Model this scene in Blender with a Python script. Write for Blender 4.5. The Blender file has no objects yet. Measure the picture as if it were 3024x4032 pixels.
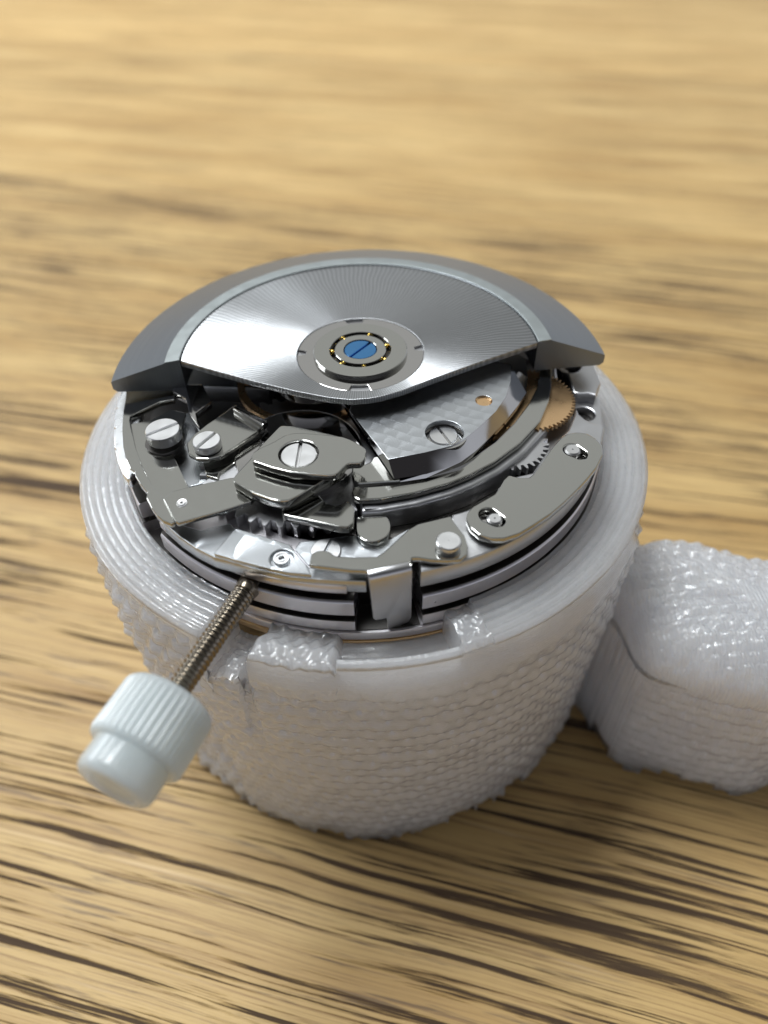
import bpy, bmesh, math, random
from mathutils import Vector, Matrix, noise
random.seed(7)
R = math.radians
scene = bpy.context.scene
# ------------------------------------------------------------------ camera
# lengths are millimetres; the rotor's top plane is at height TOP above the table
TOP = 29.0
F_PX = 2893.96
CAM = Vector((0.0, -37.4248, 25.084))
RI = Vector((0.99872758, -0.04804011, -0.0153419))
UP = Vector((0.04525994, 0.7196652, 0.69284453))
DI = Vector((0.02224329, 0.69265731, -0.72092378))
cd = bpy.data.cameras.new('camera'); cam = bpy.data.objects.new('camera', cd)
scene.collection.objects.link(cam); scene.camera = cam
m = Matrix((RI, UP, -DI)).transposed().to_4x4(); m.translation = CAM + Vector((0, 0, TOP)); cam.matrix_world = m
cd.sensor_fit = 'VERTICAL'; cd.sensor_height = 36; cd.lens = F_PX / 4032 * 36
cd.clip_start = 0.5; cd.clip_end = 5000
cd.dof.use_dof = True; cd.dof.focus_distance = 40.5; cd.dof.aperture_fstop = 0.029
# ------------------------------------------------------------------ world and lamps
world = bpy.data.worlds.new('World'); scene.world = world; world.use_nodes = True
wn = world.node_tree.nodes; wl = world.node_tree.links
bg = wn['Background']; bg.inputs['Strength'].default_value = 1.0
geo = wn.new('ShaderNodeTexCoord'); sep = wn.new('ShaderNodeSeparateXYZ'); wl.new(geo.outputs['Generated'], sep.inputs[0])
mr = wn.new('ShaderNodeMapRange'); mr.inputs[1].default_value = -0.9; mr.inputs[2].default_value = 0.9
wl.new(sep.outputs['Y'], mr.inputs[0])
cr = wn.new('ShaderNodeValToRGB'); wl.new(mr.outputs[0], cr.inputs[0])
cr.color_ramp.elements[0].color = (0.035, 0.034, 0.037, 1); cr.color_ramp.elements[0].position = 0.28
cr.color_ramp.elements[1].color = (0.50, 0.51, 0.50, 1); cr.color_ramp.elements[1].position = 0.9
e = cr.color_ramp.elements.new(0.6); e.color = (0.27, 0.275, 0.265, 1)
mz = wn.new('ShaderNodeMapRange'); mz.inputs[1].default_value = 0.10; mz.inputs[2].default_value = 0.55; mz.interpolation_type = 'SMOOTHSTEP'
wl.new(sep.outputs['Z'], mz.inputs[0])
mw = wn.new('ShaderNodeMix'); mw.data_type = 'RGBA'; wl.new(mz.outputs[0], mw.inputs[0]); mw.inputs[6].default_value = (0.36, 0.375, 0.41, 1)
cl = wn.new('ShaderNodeValToRGB'); wl.new(mr.outputs[0], cl.inputs[0]); wl.new(cl.outputs[0], mw.inputs[6])
cl.color_ramp.elements[0].color = (0.56, 0.59, 0.67, 1); cl.color_ramp.elements[0].position = .1; cl.color_ramp.elements[1].color = (0.50, 0.52, 0.56, 1); cl.color_ramp.elements[1].position = .7  # low horizon on the camera side raised as added fill for the holder
wl.new(cr.outputs[0], mw.inputs[7]); wl.new(mw.outputs[2], bg.inputs['Color'])
def lamp(name, loc, target, sx, sy, power, col):
    ld = bpy.data.lights.new(name, 'AREA'); ld.shape = 'RECTANGLE'; ld.size = sx; ld.size_y = sy; ld.energy = power; ld.color = col
    o = bpy.data.objects.new(name, ld); scene.collection.objects.link(o); o.location = loc
    o.rotation_euler = (Vector(target) - Vector(loc)).to_track_quat('-Z', 'Y').to_euler(); return o
lamp('window_light', (-165, 175, 590), (0, 0, 20), 300, 210, 3.5e6, (0.93, 0.97, 1.0))
lamp('side_window_light', (-480, 190, 230), (0, 0, 20), 240, 200, .9e6, (0.90, 0.95, 1.0))
scene.view_settings.view_transform = 'Standard'; scene.view_settings.look = 'None'
scene.view_settings.exposure = 0.2; scene.view_settings.gamma = 1.0
scene.cycles.max_bounces = 10; scene.cycles.transmission_bounces = 8; scene.cycles.glossy_bounces = 6
scene.cycles.sample_clamp_indirect = 4.0
# ------------------------------------------------------------------ tracing helpers
CROPS = {'R1': (400, 900, .66305), 'R2': (1400, 900, .66305), 'R3': (400, 1500, .66305), 'R4': (1300, 1500, .66305),
         'L': (280, 1400, .45208), 'Rt': (2100, 1350, .45215), 'M1': (400, 1480, .30139), 'M2': (850, 1550, .36166),
         'H': (1150, 1220, .33153), 'F': (1150, 2050, .48222), 'G': (550, 1950, .48222), 'N': (1750, 1650, .42194),
         'C5': (300, 2200, .72333), 'C6': (1200, 2200, .72333), 'K': (350, 2350, .48222)}
def at(c, z, pt):
    o = CROPS[c]; u = o[0] + pt[0] * o[2]; v = o[1] + pt[1] * o[2]
    d = DI + RI * ((u - 1512) / F_PX) - UP * ((v - 2016) / F_PX)
    t = (z - CAM.z) / d.z
    q = CAM + d * t
    return (q.x, q.y)
def T(c, z, pts): return [at(c, z, p) for p in pts]
def rounded(pts, r, n=4):
    out = []; N = len(pts)
    for i in range(N):
        a = Vector(pts[i - 1]); b = Vector(pts[i]); c = Vector(pts[(i + 1) % N])
        da = (a - b); dc = (c - b); ra = min(r, .42 * da.length); rc = min(r, .42 * dc.length)
        p0 = b + da.normalized() * ra if da.length > 1e-9 else b
        p2 = b + dc.normalized() * rc if dc.length > 1e-9 else b
        for k in range(n + 1):
            t = k / n; q = p0 * (1 - t) ** 2 + b * 2 * t * (1 - t) + p2 * t * t
            out.append((q.x, q.y))
    return out
# ------------------------------------------------------------------ object helpers
COL = scene.collection
def finish(o, name, mat, parent, smooth=32, flat_caps=True):
    o.name = name
    me = o.data
    me.materials.clear(); me.materials.append(mat)
    if smooth is not None:
        me.shade_smooth(); me.set_sharp_from_angle(angle=R(smooth))
        if flat_caps:                     # flat faces stay flat up to the start of their bevel
            bm = bmesh.new(); bm.from_mesh(me); bm.normal_update()
            for e in bm.edges:
                if len(e.link_faces) == 2:
                    c_ = [abs(f.normal.z) > .9995 for f in e.link_faces]
                    if c_[0] != c_[1]: e.smooth = False
            bm.to_mesh(me); bm.free()
    if parent is not None:
        o.parent = parent
        if parent.type == 'EMPTY': o.matrix_parent_inverse = Matrix.Translation(-parent.location)
    return o
def mesh(name, verts, faces, mat, parent=None, smooth=32, zo=TOP):
    me = bpy.data.meshes.new(name); me.from_pydata([(v[0], v[1], v[2] + zo) for v in verts], [], faces)
    bm = bmesh.new(); bm.from_mesh(me); bmesh.ops.recalc_face_normals(bm, faces=bm.faces); bm.to_mesh(me); bm.free()
    o = bpy.data.objects.new(name, me); COL.objects.link(o)
    return finish(o, name, mat, parent, smooth)
def plate(name, outline, z, t, mat, parent=None, holes=(), bevel=.05, r=0.0, res=1):
    """Flat sheet cut to an outline, with round holes, bevelled on both sides; z is its top."""
    cu = bpy.data.curves.new('tmp', 'CURVE'); cu.dimensions = '2D'; cu.fill_mode = 'BOTH'
    if r > 0: outline = rounded(outline, r)
    for pts in [outline] + list(holes):
        sp = cu.splines.new('POLY'); sp.points.add(len(pts) - 1)
        for i, p in enumerate(pts): sp.points[i].co = (p[0], p[1], 0, 1)
        sp.use_cyclic_u = True
    b = min(bevel, t * .45)
    cu.extrude = t / 2 - b; cu.bevel_depth = b; cu.bevel_resolution = res; cu.offset = -b
    o = bpy.data.objects.new('tmp', cu); COL.objects.link(o)
    dg = bpy.context.evaluated_depsgraph_get(); me = bpy.data.meshes.new_from_object(o.evaluated_get(dg))
    bpy.data.objects.remove(o); bpy.data.curves.remove(cu)
    bm = bmesh.new(); bm.from_mesh(me); bmesh.ops.remove_doubles(bm, verts=bm.verts, dist=.0008)
    bmesh.ops.translate(bm, verts=bm.verts, vec=(0, 0, z - t / 2 + TOP)); bm.to_mesh(me); bm.free()
    me.name = name
    n = bpy.data.objects.new(name, me); COL.objects.link(n)
    return finish(n, name, mat, parent)
def circle(cx, cy, r, n=40, a0=0): return [(cx + r * math.cos(a0 + 2 * math.pi * i / n), cy + r * math.sin(a0 + 2 * math.pi * i / n)) for i in range(n)]
def arc(cx, cy, r, a, b, n): return [(cx + r * math.cos(R(a + (b - a) * i / n)), cy + r * math.sin(R(a + (b - a) * i / n))) for i in range(n + 1)]
def lathe(name, prof, mat, parent=None, seg=96, cx=0, cy=0, smooth=32, closed=True):
    vs = []; fs = []
    n = len(prof)
    for i in range(seg):
        a = 2 * math.pi * i / seg
        for r_, z_ in prof: vs.append((cx + r_ * math.cos(a), cy + r_ * math.sin(a), z_))
    for i in range(seg):
        j = (i + 1) % seg
        for k in range(n if closed else n - 1):
            l = (k + 1) % n
            fs.append((i * n + k, j * n + k, j * n + l, i * n + l))
    o = mesh(name, vs, fs, mat, parent, smooth)
    bm = bmesh.new(); bm.from_mesh(o.data); bmesh.ops.remove_doubles(bm, verts=bm.verts, dist=1e-5); bm.to_mesh(o.data); bm.free()
    o.data.set_sharp_from_angle(angle=R(smooth))
    return o
def screw(name, cx, cy, z, r, h, ang, mat, parent, slot=.16, depth=.22, tilt=None):
    """Slotted screw head: two bevelled half discs on a lower disc."""
    bm = bmesh.new(); b = .045 if r > .5 else .03
    def prism(pts, z0, z1, bb):
        n = len(pts); c = Vector((sum(p[0] for p in pts) / n, sum(p[1] for p in pts) / n))
        def ring(zz, sh): return [bm.verts.new((p[0] - (p[0] - c.x) / max(1e-6, (Vector(p) - c).length) * sh, p[1] - (p[1] - c.y) / max(1e-6, (Vector(p) - c).length) * sh, zz)) for p in pts]
        r0 = ring(z0, 0); r1 = ring(z1 - bb, 0); r2 = ring(z1, bb)
        for A, B in ((r0, r1), (r1, r2)):
            for i in range(n): bm.faces.new((A[i], A[(i + 1) % n], B[(i + 1) % n], B[i]))
        bm.faces.new(r2); bm.faces.new(list(reversed(r0)))
    for s in (0, 180):
        a = math.degrees(math.asin(slot / 2 / r))
        prism(arc(0, 0, r, s + a, s + 180 - a, 20), -depth, 0, b)
    prism(circle(0, 0, r, 40), -h, -depth + .001, .001)
    mt = Matrix.Translation((cx, cy, z + TOP)) @ (tilt or Matrix.Identity(4)) @ Matrix.Rotation(R(ang), 4, 'Z')
    bm.transform(mt); bmesh.ops.recalc_face_normals(bm, faces=bm.faces)
    me = bpy.data.meshes.new(name); bm.to_mesh(me); bm.free()
    o = bpy.data.objects.new(name, me); COL.objects.link(o)
    return finish(o, name, mat, parent, 25)
def gear(name, cx, cy, rt, rr, n, z, t, mat, parent, hole=0, hook=.0, a0=0, bevel=.015):
    pts = []
    for i in range(n):
        p = 2 * math.pi / n
        for f, rad in ((0, rr), (.14, rr), (.36 + hook * .3, rt * .985), (.48 + hook, rt), (.58 + hook, rt * .985), (.78 + hook * .4, rr), (.9, rr)):
            a = a0 + (i + f) * p; pts.append((cx + rad * math.cos(a), cy + rad * math.sin(a)))
    return plate(name, pts, z, t, mat, parent, holes=[circle(cx, cy, hole)] if hole else (), bevel=bevel, res=0)
# ------------------------------------------------------------------ materials
def new_mat(name):
    mt = bpy.data.materials.new(name); mt.use_nodes = True
    nt = mt.node_tree; return mt, nt.nodes, nt.links, nt.nodes['Principled BSDF']
def N(nodes, kind, **kw):
    n = nodes.new(kind)
    for k, v in kw.items():
        if isinstance(k, str) and hasattr(n, k): setattr(n, k, v)
    return n
def math_node(nodes, links, op, a, b=None):
    n = nodes.new('ShaderNodeMath'); n.operation = op
    for i, x in enumerate((a, b)):
        if x is None: continue
        if isinstance(x, (int, float)): n.inputs[i].default_value = x
        else: links.new(x, n.inputs[i])
    return n.outputs[0]
def steel(name, col, rough, scratch=.02, aniso=0, bump=.0, nscale=1.0):
    mt, n, l, p = new_mat(name)
    p.inputs['Metallic'].default_value = 1; p.inputs['Base Color'].default_value = (*col, 1)
    tc = N(n, 'ShaderNodeTexCoord')
    nz = N(n, 'ShaderNodeTexNoise'); nz.inputs['Scale'].default_value = 1.3 * nscale; nz.inputs['Detail'].default_value = 5; l.new(tc.outputs['Object'], nz.inputs['Vector'])
    mr = N(n, 'ShaderNodeMapRange'); mr.inputs[3].default_value = rough * .75; mr.inputs[4].default_value = rough * 1.3; l.new(nz.outputs['Fac'], mr.inputs[0]); l.new(mr.outputs[0], p.inputs['Roughness'])
    # fine surface grain and a few specks
    n2 = N(n, 'ShaderNodeTexNoise'); n2.inputs['Scale'].default_value = 28 * nscale; n2.inputs['Detail'].default_value = 4; l.new(tc.outputs['Object'], n2.inputs['Vector'])
    bp = N(n, 'ShaderNodeBump'); bp.inputs['Strength'].default_value = .25; bp.inputs['Distance'].default_value = scratch * .05; l.new(n2.outputs['Fac'], bp.inputs['Height']); l.new(bp.outputs[0], p.inputs['Normal'])
    return mt
M = {}
M['polished'] = steel('polished_steel', (.46, .46, .435), .11)
M['mirror'] = steel('mirror_steel', (.50, .49, .48), .07, .01)
M['satin'] = steel('satin_steel', (.52, .52, .53), .32, .04)
M['edge'] = steel('plated_wall', (.62, .60, .62), .30, .04)
M['bright'] = steel('bright_cut_edge', (.86, .88, .90), .28, .05)
M['dark'] = steel('dark_steel_and_shade', (.10, .095, .09), .35, .04)  # dark metal; also stands in for shade in gaps, groove and recesses
M['screwhead'] = steel('screw_head_steel', (.66, .66, .66), .30, .03)
M['brass'] = steel('rose_gilt_brass', (.75, .50, .27), .28, .03)
M['goldring'] = steel('gilt_ring', (.55, .38, .20), .3, .03)
M['ball'] = steel('gilt_ball', (.9, .62, .15), .15, .01)
M['blue'] = steel('blued_steel', (.09, .28, .58), .2, .01)
M['thread'] = steel('threaded_steel', (.22, .19, .15), .22, .03)
def pearlage(s=1.3, an=.2, rough=.36):
    """Overlapping round spots, each brushed in circles about its own centre."""
    mt, n, l, p = new_mat('pearled_rhodium'); p.inputs['Metallic'].default_value = 1
    p.inputs['Base Color'].default_value = (.50, .52, .54, 1)
    tc = N(n, 'ShaderNodeTexCoord')
    wz = N(n, 'ShaderNodeTexNoise'); wz.inputs['Scale'].default_value = .9; l.new(tc.outputs['Object'], wz.inputs['Vector'])
    wa = N(n, 'ShaderNodeVectorMath', operation='MULTIPLY_ADD'); l.new(wz.outputs['Color'], wa.inputs[0]); wa.inputs[1].default_value = (.5, .5, 0); l.new(tc.outputs['Object'], wa.inputs[2])
    mp = N(n, 'ShaderNodeMapping'); mp.inputs['Rotation'].default_value = (0, 0, R(28)); l.new(wa.outputs[0], mp.inputs['Vector'])
    sx = N(n, 'ShaderNodeSeparateXYZ'); l.new(mp.outputs[0], sx.inputs[0])
    row = math_node(n, l, 'FLOOR', math_node(n, l, 'DIVIDE', sx.outputs['Y'], s * .8))
    off = math_node(n, l, 'MULTIPLY', row, s * .5)
    xx = math_node(n, l, 'ADD', sx.outputs['X'], off)
    cx = math_node(n, l, 'MULTIPLY', math_node(n, l, 'ADD', math_node(n, l, 'FLOOR', math_node(n, l, 'DIVIDE', xx, s)), .12), s)
    cy = math_node(n, l, 'MULTIPLY', math_node(n, l, 'ADD', row, .12), s * .8)
    dx = math_node(n, l, 'SUBTRACT', xx, cx); dy = math_node(n, l, 'SUBTRACT', sx.outputs['Y'], cy)
    rr = math_node(n, l, 'SQRT', math_node(n, l, 'ADD', math_node(n, l, 'MULTIPLY', dx, dx), math_node(n, l, 'MULTIPLY', dy, dy)))
    # tangent runs round the spot
    cb = N(n, 'ShaderNodeCombineXYZ'); l.new(dx, cb.inputs[0]); l.new(dy, cb.inputs[1])
    vr = N(n, 'ShaderNodeVectorRotate'); vr.rotation_type = 'Z_AXIS'; vr.inputs['Angle'].default_value = R(-28); l.new(cb.outputs[0], vr.inputs['Vector'])
    nrm = N(n, 'ShaderNodeVectorMath', operation='NORMALIZE'); l.new(vr.outputs[0], nrm.inputs[0])
    l.new(nrm.outputs[0], p.inputs['Tangent'])
    p.inputs['Anisotropic'].default_value = an; p.inputs['Roughness'].default_value = rough
    nz = N(n, 'ShaderNodeTexNoise'); nz.inputs['Scale'].default_value = 3; l.new(tc.outputs['Object'], nz.inputs['Vector'])
    wv = math_node(n, l, 'SINE', math_node(n, l, 'MULTIPLY', math_node(n, l, 'ADD', rr, math_node(n, l, 'MULTIPLY', nz.outputs['Fac'], .12)), 52.0))
    bp = N(n, 'ShaderNodeBump'); bp.inputs['Strength'].default_value = .25; bp.inputs['Distance'].default_value = .003; l.new(wv, bp.inputs['Height']); l.new(bp.outputs[0], p.inputs['Normal'])
    return mt
M['pearl'] = pearlage(.85, .2, .30)
M['pearl_front'] = pearlage(2.3, .55, .27)
def sunray(name, col, rough, lines, an=.8, dist=.01, circular=False):
    """Steel brushed in rays (or rings) about the rotor's centre."""
    mt, n, l, p = new_mat(name); p.inputs['Metallic'].default_value = 1; p.inputs['Base Color'].default_value = (*col, 1)
    tc = N(n, 'ShaderNodeTexCoord'); sx = N(n, 'ShaderNodeSeparateXYZ'); l.new(tc.outputs['Object'], sx.inputs[0])
    cb = N(n, 'ShaderNodeCombineXYZ')
    if not circular: l.new(math_node(n, l, 'MULTIPLY', sx.outputs['Y'], -1.0), cb.inputs[0]); l.new(sx.outputs['X'], cb.inputs[1])
    else: l.new(sx.outputs['X'], cb.inputs[0]); l.new(sx.outputs['Y'], cb.inputs[1])
    nrm = N(n, 'ShaderNodeVectorMath', operation='NORMALIZE'); l.new(cb.outputs[0], nrm.inputs[0]); l.new(nrm.outputs[0], p.inputs['Tangent'])
    p.inputs['Anisotropic'].default_value = an; p.inputs['Roughness'].default_value = rough
    an_ = math_node(n, l, 'ARCTAN2', sx.outputs['Y'], sx.outputs['X'])
    rr = math_node(n, l, 'SQRT', math_node(n, l, 'ADD', math_node(n, l, 'MULTIPLY', sx.outputs['X'], sx.outputs['X']), math_node(n, l, 'MULTIPLY', sx.outputs['Y'], sx.outputs['Y'])))
    nz = N(n, 'ShaderNodeTexNoise'); nz.inputs['Scale'].default_value = 6; l.new(tc.outputs['Object'], nz.inputs['Vector'])
    c2 = N(n, 'ShaderNodeCombineXYZ'); l.new(math_node(n, l, 'MULTIPLY', an_, lines * .16), c2.inputs[0]); l.new(math_node(n, l, 'MULTIPLY', rr, .25), c2.inputs[1])
    if circular: l.new(math_node(n, l, 'MULTIPLY', an_, .4), c2.inputs[0]); l.new(math_node(n, l, 'MULTIPLY', rr, lines), c2.inputs[1])
    n3 = N(n, 'ShaderNodeTexNoise'); n3.inputs['Scale'].default_value = 3; n3.inputs['Detail'].default_value = 3; l.new(c2.outputs[0], n3.inputs['Vector'])
    if circular: h = n3.outputs['Fac']
    else:
        ph = math_node(n, l, 'ADD', math_node(n, l, 'MULTIPLY', an_, float(lines)), math_node(n, l, 'MULTIPLY', math_node(n, l, 'SINE', math_node(n, l, 'MULTIPLY', rr, 2.0)), 1.2))
        h = math_node(n, l, 'ADD', math_node(n, l, 'SINE', ph), math_node(n, l, 'MULTIPLY', n3.outputs['Fac'], 1.5))
    mrx = N(n, 'ShaderNodeMapRange'); l.new(h, mrx.inputs[0]); mrx.inputs[1].default_value = 0 if circular else -.5; mrx.inputs[2].default_value = 1 if circular else 2.0
    mxc = N(n, 'ShaderNodeMix'); mxc.data_type = 'RGBA'; l.new(mrx.outputs[0], mxc.inputs[0]); mxc.inputs[6].default_value = (*[c * .72 for c in col], 1); mxc.inputs[7].default_value = (*[min(1, c * 1.2) for c in col], 1); l.new(mxc.outputs[2], p.inputs['Base Color'])  # glint and groove darkness of the brushing put into the base colour
    bp = N(n, 'ShaderNodeBump'); bp.inputs['Strength'].default_value = .6; bp.inputs['Distance'].default_value = dist; l.new(h, bp.inputs['Height']); l.new(bp.outputs[0], p.inputs['Normal'])
    return mt
M['sunray'] = sunray('sunray_brushed_steel', (.47, .48, .49), .42, 200, .93, .014)
M['weight'] = sunray('brushed_tungsten', (.25, .27, .29), .34, 14, .5, .004, True)
M['band'] = steel('matte_turned_band', (.36, .39, .39), .42, .04)
def plastic(name, col, rough, sss, trans, clear=.3, knit=False, sscale=6.0):
    mt, n, l, p = new_mat(name)
    tc = N(n, 'ShaderNodeTexCoord')
    nz = N(n, 'ShaderNodeTexNoise'); nz.inputs['Scale'].default_value = .55; nz.inputs['Detail'].default_value = 5; l.new(tc.outputs['Object'], nz.inputs['Vector'])
    cr = N(n, 'ShaderNodeValToRGB'); l.new(nz.outputs['Fac'], cr.inputs[0])
    cr.color_ramp.elements[0].position = .3; cr.color_ramp.elements[0].color = (*[c * .88 for c in col], 1)
    cr.color_ramp.elements[1].position = .7; cr.color_ramp.elements[1].color = (*col, 1)
    l.new(cr.outputs[0], p.inputs['Base Color'])
    p.inputs['Roughness'].default_value = rough; p.inputs['IOR'].default_value = 1.46
    p.inputs['Subsurface Weight'].default_value = sss; p.inputs['Subsurface Radius'].default_value = (1, .95, .92); p.inputs['Subsurface Scale'].default_value = sscale
    p.inputs['Transmission Weight'].default_value = trans
    p.inputs['Coat Weight'].default_value = clear; p.inputs['Coat Roughness'].default_value = .12
    n2 = N(n, 'ShaderNodeTexNoise'); n2.inputs['Scale'].default_value = 4.5; n2.inputs['Detail'].default_value = 4; l.new(tc.outputs['Object'], n2.inputs['Vector'])
    h = n2.outputs['Fac']
    sx = N(n, 'ShaderNodeSeparateXYZ'); l.new(tc.outputs['Object'], sx.inputs[0])
    if knit:
        ly = math_node(n, l, 'SINE', math_node(n, l, 'MULTIPLY', math_node(n, l, 'ADD', sx.outputs['X' if knit == 'v' else 'Z'], math_node(n, l, 'MULTIPLY', h, .12)), 26.0 if knit == 'v' else 42.0))
        h = math_node(n, l, 'ADD', h, math_node(n, l, 'MULTIPLY', ly, .5 if knit == 'v' else .12))
    bp = N(n, 'ShaderNodeBump'); bp.inputs['Strength'].default_value = .5; bp.inputs['Distance'].default_value = .10 if knit else .02; l.new(h, bp.inputs['Height']); l.new(bp.outputs[0], p.inputs['Normal'])
    return mt
M['resin'] = plastic('frosted_clear_print', (.90, .91, .95), .22, 1.0, .40, .8, True, 8.0)
M['resin_block'] = plastic('striped_clear_print', (.90, .91, .95), .20, 1.0, .40, .8, 'v', 8.0)
M['crown'] = plastic('milky_plastic', (.60, .67, .68), .26, .7, .25, .4)
def wood(name, k, tint, seed):
    mt, n, l, p = new_mat(name)
    tc = N(n, 'ShaderNodeTexCoord')
    mp0 = N(n, 'ShaderNodeMapping'); mp0.inputs['Rotation'].default_value = (0, 0, R(17)); mp0.inputs['Location'].default_value = (seed * 13.7, seed * 7.1, 0); l.new(tc.outputs['Object'], mp0.inputs['Vector'])
    # slow wander of the grain
    wn_ = N(n, 'ShaderNodeTexNoise'); wn_.inputs['Scale'].default_value = .022; wn_.inputs['Detail'].default_value = 2; l.new(mp0.outputs[0], wn_.inputs['Vector'])
    sxx = N(n, 'ShaderNodeSeparateXYZ'); l.new(mp0.outputs[0], sxx.inputs[0])
    y2 = math_node(n, l, 'ADD', sxx.outputs['Y'], math_node(n, l, 'MULTIPLY', wn_.outputs['Fac'], 2.5))
    def stretched(sxk, syk, scale, detail, rough=.6):
        cb = N(n, 'ShaderNodeCombineXYZ'); l.new(math_node(n, l, 'MULTIPLY', sxx.outputs['X'], sxk), cb.inputs[0]); l.new(math_node(n, l, 'MULTIPLY', y2, syk), cb.inputs[1]); cb.inputs[2].default_value = seed
        q = N(n, 'ShaderNodeTexNoise'); q.inputs['Scale'].default_value = scale; q.inputs['Detail'].default_value = detail; q.inputs['Roughness'].default_value = rough; l.new(cb.outputs[0], q.inputs['Vector']); return q.outputs['Fac']
    base = stretched(.02, .16, 1.0, 3)
    fine = stretched(.035, 3.4, 1.0, 8, .8)
    streak = stretched(.034, 1.45, 1.0, 8, .62)
    dens = stretched(.012, .09, 1.0, 2)
    fleck = stretched(.10, 2.0, 1.0, 4, .6)
    c1 = N(n, 'ShaderNodeValToRGB'); l.new(base, c1.inputs[0])
    e = c1.color_ramp.elements; e[0].position = .3; e[0].color = (.50 * tint, .305 * tint, .10 * tint, 1); e[1].position = .7; e[1].color = (.76 * tint, .53 * tint, .22 * tint, 1)
    def mult(col, fac, lo, hi, dark, amt):
        r1 = N(n, 'ShaderNodeMapRange'); r1.inputs[1].default_value = lo; r1.inputs[2].default_value = hi; r1.inputs[3].default_value = 0; r1.inputs[4].default_value = amt; r1.interpolation_type = 'SMOOTHSTEP'; l.new(fac, r1.inputs[0])
        mx = N(n, 'ShaderNodeMix'); mx.data_type = 'RGBA'; mx.blend_type = 'MIX'; l.new(r1.outputs[0], mx.inputs[0]); l.new(col, mx.inputs[6]); mx.inputs[7].default_value = (*dark, 1); return mx.outputs[2], r1.outputs[0]
    c, _ = mult(c1.outputs[0], fine, .46, .62, (.22, .115, .04), .70)
    c, s1 = mult(c, math_node(n, l, 'ADD', math_node(n, l, 'ADD', streak, math_node(n, l, 'MULTIPLY', math_node(n, l, 'SUBTRACT', fine, .5), .35)), math_node(n, l, 'MULTIPLY', math_node(n, l, 'SUBTRACT', dens, .5), .35)), .54, .60, (.040, .020, .010), .94 * k)
    c, s2 = mult(c, fleck, .55, .68, (.09, .05, .025), .7 * k)
    c, s3 = mult(c, math_node(n, l, 'SUBTRACT', 1.0, streak), .60, .72, (.72, .52, .28), .6)
    l.new(c, p.inputs['Base Color'])
    rg = N(n, 'ShaderNodeMapRange'); rg.inputs[3].default_value = .42; rg.inputs[4].default_value = .6; l.new(fine, rg.inputs[0]); l.new(math_node(n, l, 'ADD', rg.outputs[0], math_node(n, l, 'MULTIPLY', s1, .35)), p.inputs['Roughness'])
    hh = math_node(n, l, 'ADD', math_node(n, l, 'MULTIPLY', s1, -1.0), math_node(n, l, 'MULTIPLY', fine, -.6))
    bp = N(n, 'ShaderNodeBump'); bp.inputs['Strength'].default_value = .5; bp.inputs['Distance'].default_value = .12; l.new(hh, bp.inputs['Height']); l.new(bp.outputs[0], p.inputs['Normal'])
    return mt
def tag(o, label=None, cat=None, kind=None, group=None):
    if label: o['label'] = label
    if cat: o['category'] = cat
    if kind: o['kind'] = kind
    if group: o['group'] = group
    return o
# ------------------------------------------------------------------ wooden table: planks laid at a slant
table = bpy.data.objects.new('table', None); COL.objects.link(table); tag(table, kind='structure')
ang = R(-17); ux = Vector((math.cos(ang), math.sin(ang))); uy = Vector((-math.sin(ang), math.cos(ang)))
joints = [-190, -95, 56, 83.5, 166, 250, 420, 760]
for i in range(len(joints) - 1):
    a, b = joints[i] + .06, joints[i + 1] - .06
    x0, x1 = -900, 900; ch = .25
    prof = [(a, -14), (a, -ch), (a + ch, 0), (b - ch, 0), (b, -ch), (b, -14)]
    vs = []
    for x in (x0, x1):
        for (yy, zz) in prof:
            q = ux * x + uy * yy; vs.append((q.x, q.y, zz))
    n_ = len(prof); fs = [tuple(range(n_)), tuple(range(n_, 2 * n_))] + [(k, (k + 1) % n_, n_ + (k + 1) % n_, n_ + k) for k in range(n_)]
    o = mesh('plank', vs, fs, wood('oak_%d' % i, [1, 1, 1, .34, .22, .18, .16][i], [.86, .86, .86, 1.0, 1.14, 1.1, 1.1][i], i + 1.0), table, None, zo=0)
# ------------------------------------------------------------------ printed holder
holder = bpy.data.objects.new('movement_holder', None); COL.objects.link(holder)
tag(holder, 'translucent white 3D printed round holder with side block, standing on the wooden table', 'movement holder')
def smooth(a, b, x):
    t = max(0, min(1, (x - a) / (b - a))); return t * t * (3 - 2 * t)
def az(th):      # degrees from the camera side, positive to the left (-x)
    d = (math.degrees(th) + 90) % 360
    if d > 180: d -= 360
    return -d
def knit(s, z):
    """Rows of raised stitches: s is the distance along the wall."""
    sh = 1.1 * noise.noise(Vector((s * .07, z * .12, 3.3))) + .14 * z
    row = (z + .45 * noise.noise(Vector((s * .09, z * .09, 9)))) / 1.02
    k = math.floor(row); ph = .5 * (k % 2)
    u = (s + sh) / 1.3 + ph
    bx = abs(math.sin(math.pi * u)); by = abs(math.sin(math.pi * row))
    pit = max(0.0, 1 - (bx * bx + by * by) * 4.0)
    return .13 * (bx * by) ** 2 - .20 * pit + .12 + .17 * noise.noise(Vector((s * .4, z * .9, 21)))
random.seed(11)
NT = 1080; ZB = -29.0; ZR = -5.8; NZ = 150
teeth = []; a_ = 0.0
while a_ < 360:
    w_ = random.uniform(1.5, 7.0); teeth.append((a_, a_ + w_, random.choice([0, 0, .4, .8, 1.3, 1.7, .6]))); a_ += w_
def tooth(th):
    d = math.degrees(th) % 360
    for a, b, h in teeth:
        if a <= d < b: return h * smooth(0, .5, min(d - a, b - d) + .1) + .25 * abs(math.sin(d * 1.1))
    return 0
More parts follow.
